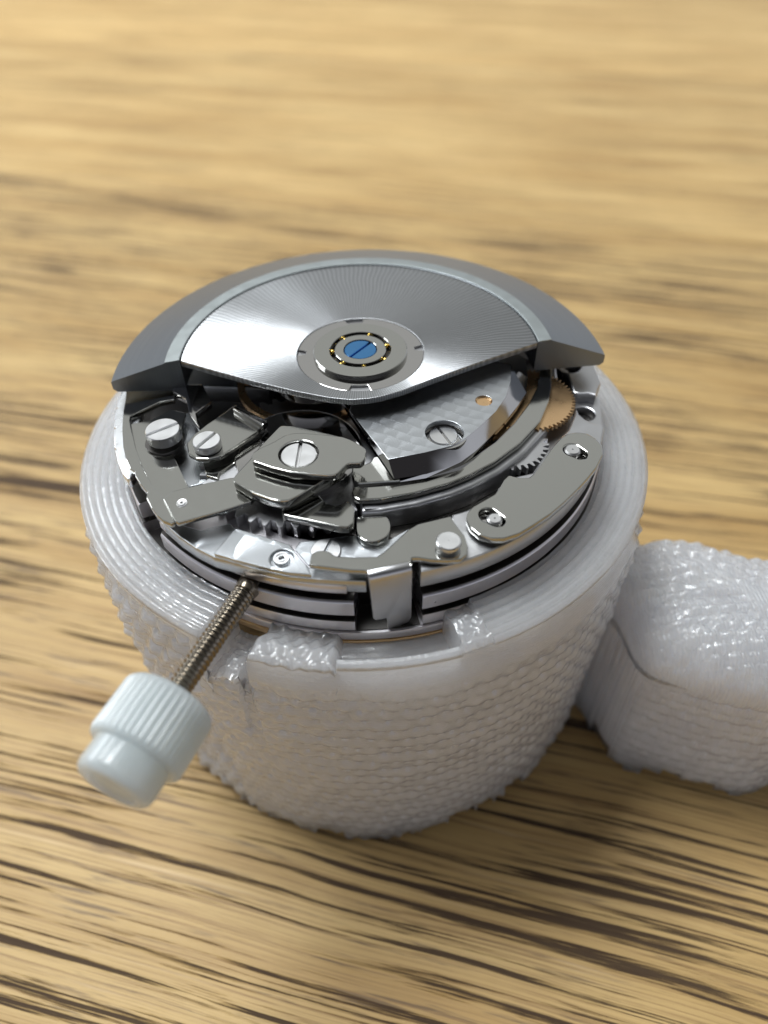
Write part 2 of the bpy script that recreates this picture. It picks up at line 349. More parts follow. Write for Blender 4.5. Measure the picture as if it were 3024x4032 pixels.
def topz(A, r):
    """Height of the holder's upper face at azimuth A and radius r."""
    ridge = .11 * abs(math.sin((r - 15.4) * math.pi / .44 + .25 * noise.noise(Vector((A * .05, r, 1))))) + .03 * noise.noise(Vector((A * .6, r * 3, 5)))
    z = ZR - .02 + ridge - .1
    if 23.0 < A < 29.6:                          # slot under the stem, with a low stub in it
        z = -9.2 + ridge + .25 * noise.noise(Vector((A, r * 2, 2))) + .8 * smooth(15.4, 17.6, r) * smooth(29.5, 25, A)
    elif 21.4 <= A <= 23.0: z = -9.6
    elif 6.2 < A < 21.4:                         # glossy lug on the left of the cut
        z = -6.3 - .9 * smooth(17.0, 15.5, r) + .16 * noise.noise(Vector((A * .5, r * 1.6, 7))) + .10 * math.sin(A * 2.2) * math.sin(r * 5) - .5 * smooth(20.4, 21.4, A) - .5 * smooth(7.2, 6.2, A)
    elif -14.3 < A <= 6.2:
        z = -7.9 + .3 * ridge if r < 17.55 else ZR - .25
    elif -19.5 < A <= -14.3:
        z = -5.6 + .25 * noise.noise(Vector((A, r * 2, 4))) - .7 * smooth(16.4, 15.4, r)
    if r > 17.8: z -= (r - 17.8) * .7
    return z
vs = []; fs = []
NR = 40; rin = 15.17; rout = 18.08
per = NZ + NR + 3
for i in range(NT):
    th = 2 * math.pi * i / NT; A = az(th); c, s_ = math.cos(th), math.sin(th)
    zb = ZB + tooth(th)
    tz = topz(A, rout)
    for j in range(NZ):                                        # outer wall, bottom to top
        t = j / (NZ - 1)
        if t < .08: z = zb + (-27.0 - zb) * t / .08
        elif t < .80: z = -27.0 + 15.4 * (t - .08) / .72
        else: z = -11.6 + (tz - .04 + 11.6) * (t - .8) / .2
        s = th * 18
        w = smooth(-7.4, -9.2, z); amp = w * (1 + .5 * smooth(-12, -9, z) * max(0, math.sin(th * 3 + 1)))
        if A > 32 or A < -60: w = smooth(-6.6, -7.6, z); amp = w * 2.2
        if i == NT - 1 or i == 0: s = 0
        rad = rout - .16 + .16 * smooth(-6.3, -5.9, z) + amp * (knit(s if th < 2 * math.pi - .06 else s * (2 * math.pi - th) / .06, z) - .28)
        rad += .10 * noise.noise(Vector((c * 4, s_ * 4, z * .35))) + .55 * smooth(-6.3, -8.6, z) * (1 - .95 * smooth(-12, -28, z))
        if 21.0 <= A <= 23.4: rad -= .25 * smooth(-17, -12, z)
        vs.append((rad * c, rad * s_, z))
    for j in range(NR):                                        # upper face, outside to inside
        r = rout + (rin - rout) * j / (NR - 1)
        vs.append((r * c, r * s_, topz(A, r)))
    vs.append((rin * c, rin * s_, -12)); vs.append((14.6 * c, 14.6 * s_, -12.0)); vs.append((14.6 * c, 14.6 * s_, ZB + 1.3))
for i in range(NT):
    j = (i + 1) % NT
    for k in range(per):
        l_ = (k + 1) % per
        fs.append((i * per + k, j * per + k, j * per + l_, i * per + l_))
body = mesh('body', vs, fs, M['resin'], holder, 50)
# side block: rounded upper face, stitched sides, standing on the table
vs = []; fs = []
NU, NV = 210, 170
base = [(13.5, -6.0), (16.6, -8.3), (17.0, -13.0), (21.5, -15.2), (26.4, -16.4), (33.0, -14.6), (35.0, -9.5), (32.5, -6.6), (28.2, -5.6), (24.6, -4.2), (20.9, -3.0), (17.4, -3.2)]
def along(poly, t):
    L = [(Vector(poly[(k + 1) % len(poly)]) - Vector(poly[k])).length for k in range(len(poly))]; d = t * sum(L)
    for k, x in enumerate(L):
        if d <= x: return Vector(poly[k]).lerp(Vector(poly[(k + 1) % len(poly)]), d / x), d + sum(L[:k])
        d -= x
    return Vector(poly[0]), 0
bz = -16.3
cb = Vector((24.0, -9.5))
NS = 150
rb = rounded(base, 1.6, 6)
for i in range(NU * 2):
    q, s = along(rb, i / (NU * 2)); q2, _ = along(rb, (i + 1) / (NU * 2)); tg = (q2 - q).normalized(); nrm = Vector((tg.y, -tg.x))
    tb = random.Random(int(s / 1.3)).choice([0, 0, .5, 1.1, 1.9])
    for j in range(NV):
        t = j / (NV - 1)
        if t < .72:
            z = ZB + tb + (bz - ZB - tb) * (t / .72); ins = 0
            stripes = .10 * math.sin(s * 21) * smooth(19.5, 16.0, q.x)
            off = .9 * (knit(s * 1.0 + 40, z) - .3) * smooth(16.8, 19, q.x) + stripes
            pt = q + nrm * off * smooth(1.0, .9, t / .72)
        else:
            u = (t - .72) / .28
            ed = 3.4                                         # width of the rounded shoulder
            f = 1 - u ** 1.4; cb = Vector((25.2, -9.9)); pt0 = cb + (q - cb) * f
            ins = min(1.0, (1 - f) * (q - cb).length / ed); dz = ed * math.sqrt(max(0, 1 - (1 - ins) ** 2))
            z = bz + dz - .9 * smooth(22, 16, pt0.x)
            k_ = knit(pt0.x * 1.2 + 3, pt0.y * 1.5) - .2
            z += (1.5 * k_ + .25 * noise.noise(Vector((pt0.x * .8, pt0.y * .8, 2)))) * smooth(17, 19, pt0.x) * smooth(0, .2, u) * smooth(1.0, .8, u)
            pt = pt0
        vs.append((pt.x, pt.y, z))
NN = NU * 2
for i in range(NN):
    j = (i + 1) % NN
    for k in range(NV - 1): fs.append((i * NV + k, j * NV + k, j * NV + k + 1, i * NV + k + 1))
fs.append(tuple(i * NV for i in range(NN)))
mesh('side_block', vs, fs, M['resin_block'], holder, 50)
# ------------------------------------------------------------------ the watch movement
mv = bpy.data.objects.new('watch_movement', None); COL.objects.link(mv); mv.location = (0, 0, TOP - 8.4)
tag(mv, 'steel automatic watch movement with half-round rotor and blue screw, seated in white holder', 'watch movement')
# main plate with its groove; the front is cut away behind the bent tab
def banded(name, prof, mat, cuts, seg=720):
    """Turned part whose outer radius drops inside azimuth windows; prof: (r, z); cuts: (a0, a1, z0, z1, depth)."""
    vs = []; fs = []; n = len(prof)
    for i in range(seg):
        th = 2 * math.pi * i / seg; A = az(th)
        for r_, z_ in prof:
            rr = r_
            for a0, a1, z0, z1, dp in cuts:
                if a0 < A < a1 and z0 < z_ < z1 and r_ > 13: rr = min(rr, dp)
            vs.append((rr * math.cos(th), rr * math.sin(th), z_))
    for i in range(seg):
        j = (i + 1) % seg
        for k in range(n - 1): fs.append((i * n + k, j * n + k, j * n + k + 1, i * n + k + 1))
    fs.append(tuple(i * n for i in range(seg))); fs.append(tuple(i * n + n - 1 for i in range(seg)))
    return mesh(name, vs, fs, mat, mv, 30)
banded('main_plate', [(6, -4.75), (14.2, -4.75), (14.85, -4.75), (14.95, -4.82), (15.0, -4.9), (15.0, -5.0), (15.0, -5.88), (14.97, -5.91), (14.6, -5.92), (14.6, -6.27), (14.97, -6.28), (15.1, -6.3), (15.12, -6.36), (15.12, -7.05), (15.08, -7.1), (14.9, -7.12), (6, -7.12)],
       M['edge'], [(-9.7, 3.4, -7.2, -4.0, 13.2), (50, 61, -7.2, -4.0, 13.2)])
banded('dial_ring', [(13, -7.14), (15.22, -7.14), (15.25, -7.2), (15.25, -7.4), (15.25, -7.7), (15.2, -7.75), (13, -7.75)], M['edge'], [])
lathe('gilt_ring', [(14.4, -7.76), (15.3, -7.76), (15.34, -7.8), (15.34, -8.15), (15.3, -8.2), (14.4, -8.2)], M['goldring'], mv)
banded('gap_shade_ring', [(12.9, -4.21), (14.25, -4.21), (14.25, -4.5), (14.25, -4.69), (14.92, -4.69), (14.92, -4.74), (12.9, -4.74)], M['dark'], [(-9.7, 3.4, -4.9, -4.0, 13.0), (50, 61, -4.9, -4.0, 13.0)])  # dark sheet added for the shade in the gap below the bridges
banded('groove_shade_ring', [(13.0, -5.98), (14.64, -5.98), (14.64, -6.1), (14.64, -6.24), (15.09, -6.24), (15.09, -6.29), (13.0, -6.29)], M['dark'], [(-9.7, 3.4, -6.5, -5.0, 13.1), (50, 61, -6.5, -5.0, 13.1)])  # dark ring added to paint the shade inside the groove
lathe('lower_deck', [(0.5, -4.2), (13.5, -4.2), (13.7, -4.3), (13.7, -4.76), (.5, -4.76)], M['dark'], mv)  # filler disc, coloured dark for the shade between the parts
# --- bridges
def P(name, c, z, t, mat, pts, r=.15, bevel=.05, parent=mv, holes=(), extra=0): return plate(name, T(c, z, pts), z, t, mat, parent, holes, bevel, r)
def ell(c, z, x0, x1, y0, y1):
    """Centre and radius of a round thing seen as an ellipse."""
    a = Vector(at(c, z, (x0, (y0 + y1) / 2))); b = Vector(at(c, z, (x1, (y0 + y1) / 2))); q = (a + b) / 2
    return q.x, q.y, (b - a).length / 2
# ring wall of the train bridge: from the tab round the right side, and the left wedge
def ring_sector(name, ri, ro, a0, a1, z, t, mat, parent=mv, bevel=.06, holes=()):
    n = max(8, int(abs(a1 - a0) / 1.5))
    pts = arc(0, 0, ro, a0, a1, n) + list(reversed(arc(0, 0, ri, a0, a1, n)))
    return plate(name, pts, z, t, mat, parent, holes, bevel)
# azimuth A (left +) -> math angle = -90 - A
def ma(A): return -90 - A
h1 = ell('Rt', -3.0, 215, 412, 140, 290); h2 = ell('Rt', -3.0, 372, 568, 445, 635)
q = at('Rt', -3.0, (655, 742)); aq = math.degrees(math.atan2(q[1], q[0]))
plate('train_bridge', arc(0, 0, 14.85, ma(-9.6), aq, 48) + T('Rt', -3.0, [(600, 705), (520, 697), (450, 662), (400, 620), (372, 560), (350, 640), (300, 760), (150, 900), (80, 1000)]) + T('N', -3.0, [(820, 500), (640, 540), (500, 640), (470, 720), (200, 850), (70, 890), (60, 1000)]) + T('F', -3.0, [(1300, 60), (1050, 200), (1040, 350)]), -3.0, 1.25, M['satin'], mv, (), .12)
plate('train_bridge_block', T('Rt', -2.9, [(150, 20), (440, 60), (515, 175), (562, 270), (588, 350), (562, 400), (545, 455), (480, 436), (400, 440), (350, 430), (320, 330), (290, 250), (200, 180)]), -2.9, 1.3, M['satin'], mv, [circle(h1[0], h1[1], h1[2] * .95)], .1)
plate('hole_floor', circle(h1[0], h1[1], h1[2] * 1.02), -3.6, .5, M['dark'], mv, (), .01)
ring_sector('recess_floor', 11.0, 14.85, ma(-55), ma(-92), -3.6, .65, M['satin'], bevel=.08, holes=[circle(h2[0] * .99, h2[1] - .1, h2[2])])
ring_sector('rear_bridge', 6.0, 14.9, ma(-104), ma(-175), -2.9, 1.4, M['satin'], bevel=.12)
ring_sector('rear_bridge', 6.0, 14.9, ma(-175.3), ma(-262), -3.0, 1.3, M['pearl'], bevel=.12)
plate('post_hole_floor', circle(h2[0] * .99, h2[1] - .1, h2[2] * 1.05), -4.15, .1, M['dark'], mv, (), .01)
# front: two steps of pearled bridge left of the lever
P('pearled_bridge', 'G', -3.0, .45, M['pearl_front'], [(605, 478), (612, 462), (770, 278), (800, 272), (1000, 328), (1232, 402), (1272, 462), (1360, 565), (1403, 650), (1220, 632), (1060, 597), (900, 557), (760, 522), (690, 500)], .08, .06,
  holes=[circle(*ell('G', -3.0, 1062, 1256, 440, 590), 40)])
P('pearled_bridge_step', 'G', -3.25, .9, M['pearl_front'], [(180, 215), (320, 340), (450, 428), (600, 505), (700, 530), (900, 590), (1220, 665), (1400, 684), (1659, 700), (1850, 707), (1850, 640), (1400, 600), (1250, 450), (1232, 415), (800, 290), (740, 225), (500, 285), (330, 235), (250, 180)], .06, .08)
ring_sector('bridge_wall', 12.0, 14.9, ma(4.7), ma(49), -3.62, .62, M['edge'], bevel=.09)
c = ell('G', -3.1, 1090, 1225, 465, 568)
lathe('bush', [(0.14, -3.2), (.16, -3.06), (c[2] * .5, -3.06), (c[2] * .55, -3.12), (c[2] * .7, -3.12), (c[2] * .75, -3.05), (c[2] * .95, -3.05), (c[2], -3.1), (c[2], -3.5), (.14, -3.5)], M['screwhead'], mv, 48, c[0], c[1])
# floor with the flush screw beside the lever
P('floor_plate', 'F', -3.5, .6, M['pearl'], [(20, 230), (60, 170), (180, 160), (400, 130), (520, 120), (560, 190), (800, 150), (960, 60), (1000, 250), (700, 330), (300, 360), (130, 360)], .1)
c = ell('F', -3.4, 150, 400, 155, 320); a = at('F', -3.4, (300, 165)); b = at('F', -3.4, (255, 255))
screw('screw', c[0], c[1] - .05, -3.38, c[2], .5, math.degrees(math.atan2(a[1] - b[1], a[0] - b[0])), M['screwhead'], mv, .13)
# --- left side: bright castellated wall, frame and spring sheet
wall_in = T('L', -2.3, [(492, 290), (468, 385), (450, 480), (441, 640), (450, 790), (473, 900), (505, 975), (540, 1035)])
pts_i = [(455, 290), (425, 385), (400, 470), (385, 560), (375, 650), (372, 750), (380, 840), (400, 930), (435, 1020), (470, 1085), (500, 1094)]
wo = T('L', -3.1, pts_i)
plate('bright_bridge_edge', T('L', -2.75, [(470, 270), (415, 400), (399, 464), (413, 470), (397, 478), (385, 520), (376, 638), (394, 646), (375, 656), (374, 730), (381, 820), (400, 827), (385, 838), (410, 940), (452, 1045), (490, 1088), (520, 1082), (545, 1045), (640, 900), (600, 600), (640, 300)]), -2.6, .75, M['bright'], mv, (), .10, .03)
P('frame_plate', 'L', -2.2, .35, M['polished'], [(480, 290), (470, 385), (452, 480), (443, 640), (452, 790), (475, 900), (512, 985), (552, 1015), (560, 1055), (602, 1120), (662, 1190), (654, 1240), (700, 1330), (745, 1392), (800, 1438), (868, 1465), (903, 1452), (870, 1370), (800, 1240), (700, 1120), (620, 960), (560, 800), (530, 660), (512, 560), (520, 525), (770, 405), (900, 380), (900, 250)], .03, .05)
P('spring_sheet', 'L', -2.42, .25, M['polished'], [(505, 600), (700, 560), (870, 470), (1000, 500), (960, 640), (900, 790), (855, 818), (905, 900), (1000, 1100), (1030, 1160), (960, 1300), (880, 1400), (760, 1240), (640, 1100), (560, 900)], .04, .03)
P('spring_finger', 'R3', -2.05, .30, M['polished'], [(365, 700), (440, 835), (455, 842), (700, 775), (885, 715), (960, 640), (900, 560), (760, 575), (510, 632), (420, 655)], .05, .04)
c = ell('L', -2.0, 915, 1012, 1240, 1320)
lathe('rivet', [(.02, -2.06), (c[2] * .3, -2.0), (c[2] * .55, -2.0), (c[2] * .6, -2.04), (c[2] * .95, -2.02), (c[2], -2.06), (c[2], -2.2), (.02, -2.2)], M['screwhead'], mv, 32, c[0], c[1])
P('pearled_floor', 'M1', -3.1, .5, M['pearl_front'], [(850, 950), (950, 1150), (1130, 1450), (1460, 1370), (1560, 1300), (1500, 900), (1300, 600), (1180, 450), (1040, 520), (1030, 700)], .05)
P('lower_sheet', 'M1', -3.6, .4, M['satin'], [(1120, 1420), (1300, 1330), (1560, 1290), (1640, 1100), (1750, 1300), (1700, 1500), (1200, 1560)], .05)
c = ell('M1', -1.35, 568, 1018, 560, 830); a = at('M1', -1.35, (595, 765)); b = at('M1', -1.35, (990, 610))
screw('screw', c[0], c[1], -1.35, c[2] * .99, .62, math.degrees(math.atan2(b[1] - a[1], b[0] - a[0])), M['screwhead'], mv, .2, .24)
lathe('screw_collar', [(c[2] * .5, -2.3), (c[2] * 1.1, -2.3), (c[2] * 1.12, -2.35), (c[2] * 1.12, -2.7), (c[2] * .5, -2.7)], M['dark'], mv, 40, c[0] - .12, c[1] + .05)
P('hold_lever', 'R3', -2.0, .32, M['polished'], [(505, 370), (515, 430), (560, 458), (640, 462), (705, 445), (800, 385), (930, 295), (975, 235), (900, 190), (785, 145), (740, 180), (620, 260), (545, 320)], .1, .06)
P('lever_strip', 'R3', -1.55, .5, M['mirror'], [(775, 150), (800, 140), (985, 232), (955, 262)], .03, .1)
c = ell('M1', -1.45, 1188, 1550, 740, 930); a = at('M1', -1.45, (1240, 920)); b = at('M1', -1.45, (1470, 735))
screw('screw', c[0], c[1], -1.45, c[2], .5, math.degrees(math.atan2(b[1] - a[1], b[0] - a[0])), M['screwhead'], mv, .19, .24)
P('lever_foot', 'R3', -2.7, .6, M['polished'], [(600, 470), (700, 450), (850, 380), (860, 440), (700, 545), (690, 580), (620, 560)], .08)
# --- cams in the middle
c = ell('M2', -.75, 680, 1120, 500, 800)
top_cam = P('upper_cam', 'M2', -.75, .42, M['polished'], [(388, 690), (392, 650), (480, 592), (620, 530), (750, 452), (830, 432), (930, 426), (1100, 440), (1380, 468), (1470, 500), (1600, 572), (1640, 612), (1618, 715), (1580, 752), (1440, 756), (1390, 800), (1330, 862), (1285, 886), (1200, 886), (1000, 870), (800, 850), (600, 800), (395, 730)], .16, .05, holes=[circle(*c, 48)])
a = at('M2', -.85, (920, 505)); b = at('M2', -.85, (870, 790))
screw('screw', c[0], c[1], -.84, c[2] * .9, .5, math.degrees(math.atan2(b[1] - a[1], b[0] - a[0])), M['screwhead'], mv, .17, .2)
P('cam_shadow_spacer', 'M2', -1.17, .2, M['dark'], [(430, 720), (600, 560), (900, 480), (1350, 520), (1500, 620), (1400, 780), (1200, 870), (800, 860), (480, 800)], .2)  # dark layer put in for the contact shadow under the upper cam
P('lower_cam', 'M2', -1.38, .55, M['polished'], [(700, 345), (462, 590), (385, 700), (192, 905), (188, 955), (400, 1080), (600, 1150), (700, 1168), (795, 1160), (900, 1110), (1060, 1012), (1190, 930), (1330, 830), (1450, 600), (1380, 470), (1000, 380), (860, 350)], .22, .06)
P('cam_backing', 'M2', -2.0, .45, M['polished'], [(560, 500), (220, 940), (240, 1050), (420, 1110), (600, 1170), (720, 1190), (830, 1170), (1000, 1080), (1250, 950), (1400, 700), (1000, 400)], .2, .06)
P('heart_lever', 'M2', -2.35, .5, M['polished'], [(712, 1275), (722, 1315), (800, 1335), (1000, 1375), (1350, 1450), (1440, 1452), (1498, 1405), (1512, 1260), (1482, 1200), (1422, 1163), (1372, 1198), (1310, 1216), (1200, 1190), (1120, 1100), (900, 1150), (760, 1190)], .1, .07)
gc = at('M2', -3.1, (905, 700))
gr = (Vector(at('M2', -3.1, (690, 1490))) - Vector(gc)).length
gear('crown_wheel', gc[0], gc[1], gr, gr - .45, 42, -2.88, .95, M['satin'], mv, hook=.10, hole=1.0, bevel=.03)
lathe('wheel_hub', [(.02, -2.45), (gr * .62, -2.45), (gr * .64, -2.5), (gr * .64, -3.1), (.02, -3.1)], M['mirror'], mv, 64, gc[0], gc[1])
gear('ratchet_pinion', at('M1', -2.9, (1690, 1230))[0], at('M1', -2.9, (1690, 1230))[1], 1.5, 1.2, 18, -2.9, .6, M['polished'], mv)
# balance wheel in the dark under the rotor
bc = (-3.4, 1.2)
lathe('balance_wheel', [(4.0, -2.6), (4.45, -2.6), (4.45, -3.0), (4.0, -3.0)], M['brass'], mv, 96, *bc)
plate('balance_arm', [(bc[0] - 4.1, bc[1] - .18), (bc[0] + 4.1, bc[1] - .18), (bc[0] + 4.1, bc[1] + .18), (bc[0] - 4.1, bc[1] + .18)], -2.7, .15, M['brass'], mv)
lathe('balance_cock', [(0.02, -1.4), (2.2, -1.4), (2.3, -1.5), (2.3, -2.1), (.02, -2.1)], M['mirror'], mv, 48, -3.0, 0.2)
P('side_arm', 'R3', -1.9, .5, M['mirror'], [(420, 60), (500, 100), (520, 190), (580, 280), (560, 190), (650, 120), (600, 20), (450, 20)], .1)
# --- automatic bridge with polished chamfer
zt = -1.15
top_poly = [(115, 175), (345, 465), (560, 425), (720, 385), (790, 350), (890, 270), (985, 180), (1045, 90), (1072, 0), (1075, -90), (900, -150), (600, -200), (200, -100)]
bot_poly = [(60, 110), (380, 582), (570, 553), (690, 515), (775, 482), (860, 420), (945, 340), (1040, 240), (1112, 150), (1165, 70), (1172, -20), (1165, -130), (940, -260), (600, -300), (100, -180)]
tp = T('R4', zt, top_poly); bp_ = T('R4', zt - .85, bot_poly)
hs_ = ell('R4', zt, 563, 795, 228, 385); hj = ell('R4', zt, 862, 963, 84, 148)
vs = [(x, y, zt) for x, y in tp] + [(x, y, zt - .85) for x, y in bp_] + [(x, y, zt - 1.15) for x, y in bp_]
n_ = len(tp)
fs = [(i, (i + 1) % n_, n_ + (i + 1) % n_, n_ + i) for i in range(n_)] + [(n_ + i, n_ + (i + 1) % n_, 2 * n_ + (i + 1) % n_, 2 * n_ + i) for i in range(n_)]
ab = plate('automatic_bridge', tp, zt, .3, M['pearl'], mv, [circle(*hs_, 48), circle(*hj, 32)], .012)
mesh('polished_chamfer', vs, fs, M['mirror'], ab, 20)
c = ell('R4', zt - .45, 590, 757, 270, 380); a = at('R4', zt - .45, (640, 282)); b = at('R4', zt - .45, (712, 372))
screw('bridge_screw', c[0], c[1] + .06, zt - .42, c[2] * 1.02, .4, math.degrees(math.atan2(b[1] - a[1], b[0] - a[0])), M['screwhead'], ab, .12, .15)
lathe('screw_seat', [(0.02, zt - .5), (hs_[2] * 1.08, zt - .5), (hs_[2] * 1.08, zt - .06), (hs_[2] * 1.2, zt - .06), (hs_[2] * 1.2, zt - .7), (.02, zt - .7)], M['mirror'], ab, 48, hs_[0], hs_[1])
lathe('jewel', [(0.02, zt - .12), (hj[2] * .8, zt - .12), (hj[2] * .98, zt - .04), (hj[2] * .98, zt - .28), (.02, zt - .28)], M['brass'], ab, 32, hj[0], hj[1])
# --- long curved lever, its thick backing bar, block and foot
lever_o = [(128, 655), (140, 627), (380, 600), (480, 583), (560, 565), (720, 520), (800, 480), (870, 437), (980, 360), (1090, 250), (1180, 130), (1225, 40), (1242, -30), (1245, -100), (1240, -160), (1305, -165), (1318, -60), (1315, 40), (1300, 120), (1250, 240), (1130, 370), (980, 480), (830, 558), (700, 610), (500, 665), (300, 700), (170, 706), (132, 685)]
P('curved_lever', 'R4', -2.3, .38, M['polished'], lever_o, .08, .09)
def grow(pts, d, cx=0, cy=0):
    out = []
    for p in pts:
        r_ = math.hypot(p[0] - cx, p[1] - cy); out.append((cx + (p[0] - cx) * (r_ + d) / r_, cy + (p[1] - cy) * (r_ + d) / r_))
    return out
bar = T('R4', -2.3, [(160, 640)] + lever_o[2:15]) + grow(T('R4', -2.3, [(1305, -165), (1318, -60), (1315, 40), (1300, 120), (1250, 240), (1130, 370), (980, 480), (830, 558), (700, 610), (500, 665), (300, 700), (185, 706)]), .45)
plate('backing_bar', bar, -2.75, 1.5, M['satin'], mv, (), .2, .06, 2)
P('lever_head', 'R4', -2.1, .5, M['polished'], [(128, 560), (130, 512), (200, 496), (240, 480), (256, 450), (330, 440), (420, 590), (170, 608), (140, 594)], .1, .07)
P('lever_foot', 'R4', -3.05, .5, M['polished'], [(150, 800), (350, 800), (362, 880), (335, 930), (260, 962), (190, 945), (152, 905)], .35, .07)
# silver ledge and brass wheels at the right
P('inner_ledge', 'R4', -3.2, .5, M['satin'], [(1010, 330), (1180, 170), (1240, 60), (1260, -100), (1180, -150), (1100, 100), (960, 300)], .05)
c0 = at('R4', -2.75, (1010, 225)); q = at('R4', -2.75, (1185, 185)); gear('intermediate_wheel', c0[0], c0[1], (Vector(q) - Vector(c0)).length, (Vector(q) - Vector(c0)).length - .2, 44, -2.7, .25, M['brass'], mv, hook=.05)
p1 = Vector(at('Rt', -2.65, (357, 500))); p2 = Vector(at('Rt', -2.65, (285, 665))); p3 = Vector(at('Rt', -2.65, (110, 745)))
def circum(a, b, c):
    d = 2 * (a.x * (b.y - c.y) + b.x * (c.y - a.y) + c.x * (a.y - b.y))
    x = (a.length_squared * (b.y - c.y) + b.length_squared * (c.y - a.y) + c.length_squared * (a.y - b.y)) / d
    y = (a.length_squared * (c.x - b.x) + b.length_squared * (a.x - c.x) + c.length_squared * (b.x - a.x)) / d
    return x, y
cc = circum(p1, p2, p3); rg_ = (p1 - Vector(cc)).length
print('brass wheel', cc, rg_)
gear('reduction_wheel', cc[0], cc[1], rg_ + .08, rg_ - .14, 62, -2.65, .28, M['brass'], mv, hook=.05)
w2 = Vector(at('N', -3.1, (935, 375))); w4 = Vector(at('N', -3.1, (620, 230))); rw = 2.3; c0 = w2 + (w4 - w2).normalized() * rw; gear('driving_wheel', c0[0], c0[1], rw, rw - .35, int(rw * 14), -3.1, .5, M['satin'], mv, hook=.05)
# --- right-hand lever plate with two posts
pl = [(200, 930), (213, 870), (262, 818), (400, 740), (470, 700), (505, 655), (560, 560), (600, 522), (690, 545), (790, 546), (832, 510), (900, 420), (1000, 270), (1090, 170), (1150, 138), (1240, 123), (1330, 135), (1425, 188), (1472, 250), (1480, 330), (1420, 450), (1340, 550), (1250, 650), (1130, 770), (1000, 880), (850, 978), (700, 1068), (560, 1113), (440, 1115), (320, 1078), (240, 1010)]
zl = -2.35
def slotpoly(c, z, x0, y0, x1, y1, rx):
    a = Vector(at(c, z, (x0, y0))); b = Vector(at(c, z, (x1, y1))); r_ = (Vector(at(c, z, (x0 + rx, y0))) - a).length
    d = math.degrees(math.atan2(b.y - a.y, b.x - a.x))
    return arc(a.x, a.y, r_, d + 90, d + 270, 14) + arc(b.x, b.y, r_ * .85, d - 90, d + 90, 14)
s1 = slotpoly('N', zl, 1195, 288, 1262, 325, 88); s2 = slotpoly('N', zl, 480, 945, 405, 893, 100)
s2 = slotpoly('N', zl, 410, 895, 492, 945, 92)
P('date_lever', 'N', zl, .42, M['polished'], pl, .1, .06, holes=[s1, s2])
P('date_lever_spring', 'N', zl - .46, .12, M['mirror'], [(x + 4, y + 14) for x, y in pl[:13]] + [(x, y) for x, y in pl[13:]], .1, .03)
for (x, y, rx) in ((1197, 282, 82), (470, 925, 78)):
    q = at('N', zl - .05, (x, y)); r_ = (Vector(at('N', zl - .05, (x + rx, y))) - Vector(q)).length
    lathe('post', [(.03, zl - .12), (.05, zl - .04), (r_ - .12, zl - .04), (r_ - .02, zl - .12), (r_, zl - .2), (r_ * .9, zl - .5), (r_ * .9, zl - 1.0), (.03, zl - 1.0)], M['screwhead'], mv, 40, *q)
# barrel teeth in the dark slot of the flank
for k in range(26):
    A = -13 - k * 1.55
    th = R(ma(A)); q = Vector((math.cos(th), math.sin(th))); tq = Vector((-q.y, q.x))
    vs = []
    for zz in (-4.3, -4.74):
        for dr, dt in ((13.6, -.13), (14.25, -.13), (14.45, -.03), (14.45, .06), (14.2, .13), (13.6, .13)):
            v = q * dr + tq * dt; vs.append((v.x, v.y, zz))
    fs = [tuple(range(6)), tuple(range(6, 12))] + [(i, (i + 1) % 6, 6 + (i + 1) % 6, 6 + i) for i in range(6)]
    if k == 0: t0 = mesh('barrel_tooth', vs, fs, M['thread'], mv, 20)
    else: mesh('barrel_tooth', vs, fs, M['thread'], mv, 20)
# --- operating lever with folded tab
ol = T('F', -2.5, [(140, 358), (155, 272), (200, 247), (268, 240), (312, 256), (345, 282), (385, 290), (500, 296), (690, 292), (742, 258), (840, 170), (945, 72), (1026, 25)]) + \
     T('R4', -2.5, [(716, 800), (742, 842), (800, 918), (820, 985), (812, 1032), (778, 1060), (700, 1066), (600, 1062), (520, 1050), (485, 1052), (476, 1098)]) + T('F', -2.5, [(955, 342), (615, 416), (590, 410), (470, 405), (350, 390), (200, 372)])
P0 = plate('operating_lever', ol, -2.5, .36, M['polished'], mv, (), .07, .05)
# the tab: bends over and hangs in front of the plate
A0 = Vector((*at('F', -2.5, (615, 418)), 0)); A1 = Vector((*at('F', -2.5, (965, 342)), 0))
ax = (A1 - A0).normalized(); outw = Vector((ax.y, -ax.x, 0))
if outw.y > 0: outw = -outw
W = (A1 - A0).length
rows = [(0, -2.51), (.14, -2.535), (.26, -2.62), (.34, -2.76), (.37, -3.0)]
def tab_mesh():
    prof = [(-.25, -2.505)] + rows
    vs = []; fs = []
    # sheet front outline in (u, z): u along the bend; hanging part has a notch at the lower left
    out = [(0, -3.0), (W * 1.0, -3.0), (W * 1.0, -6.55), (W * .93, -6.9), (W * .55, -7.25), (W * .42, -7.2), (W * .40, -6.25), (W * .37, -6.12), (W * .12, -6.1), (W * .05, -5.9)]
    for (d, z) in prof:
        for u in (0, W):
            p = A0 + ax * u + outw * d; vs.append((p.x, p.y, z))
    for i in range(len(prof) - 1): fs.append((2 * i, 2 * i + 1, 2 * i + 3, 2 * i + 2))
    b0 = len(vs)
    for u, z in out:
        p = A0 + ax * u + outw * .37; vs.append((p.x, p.y, z))
    fs.append(tuple(range(b0, b0 + len(out))))
    return vs, fs
vs, fs = tab_mesh()
tab = mesh('folded_tab', vs, fs, M['satin'], P0, 40)
bm = bmesh.new(); bm.from_mesh(tab.data); bmesh.ops.remove_doubles(bm, verts=bm.verts, dist=1e-4); bmesh.ops.recalc_face_normals(bm, faces=bm.faces)
bm.to_mesh(tab.data); bm.free()
sm = tab.modifiers.new('thickness', 'SOLIDIFY'); sm.thickness = .24; sm.offset = -1
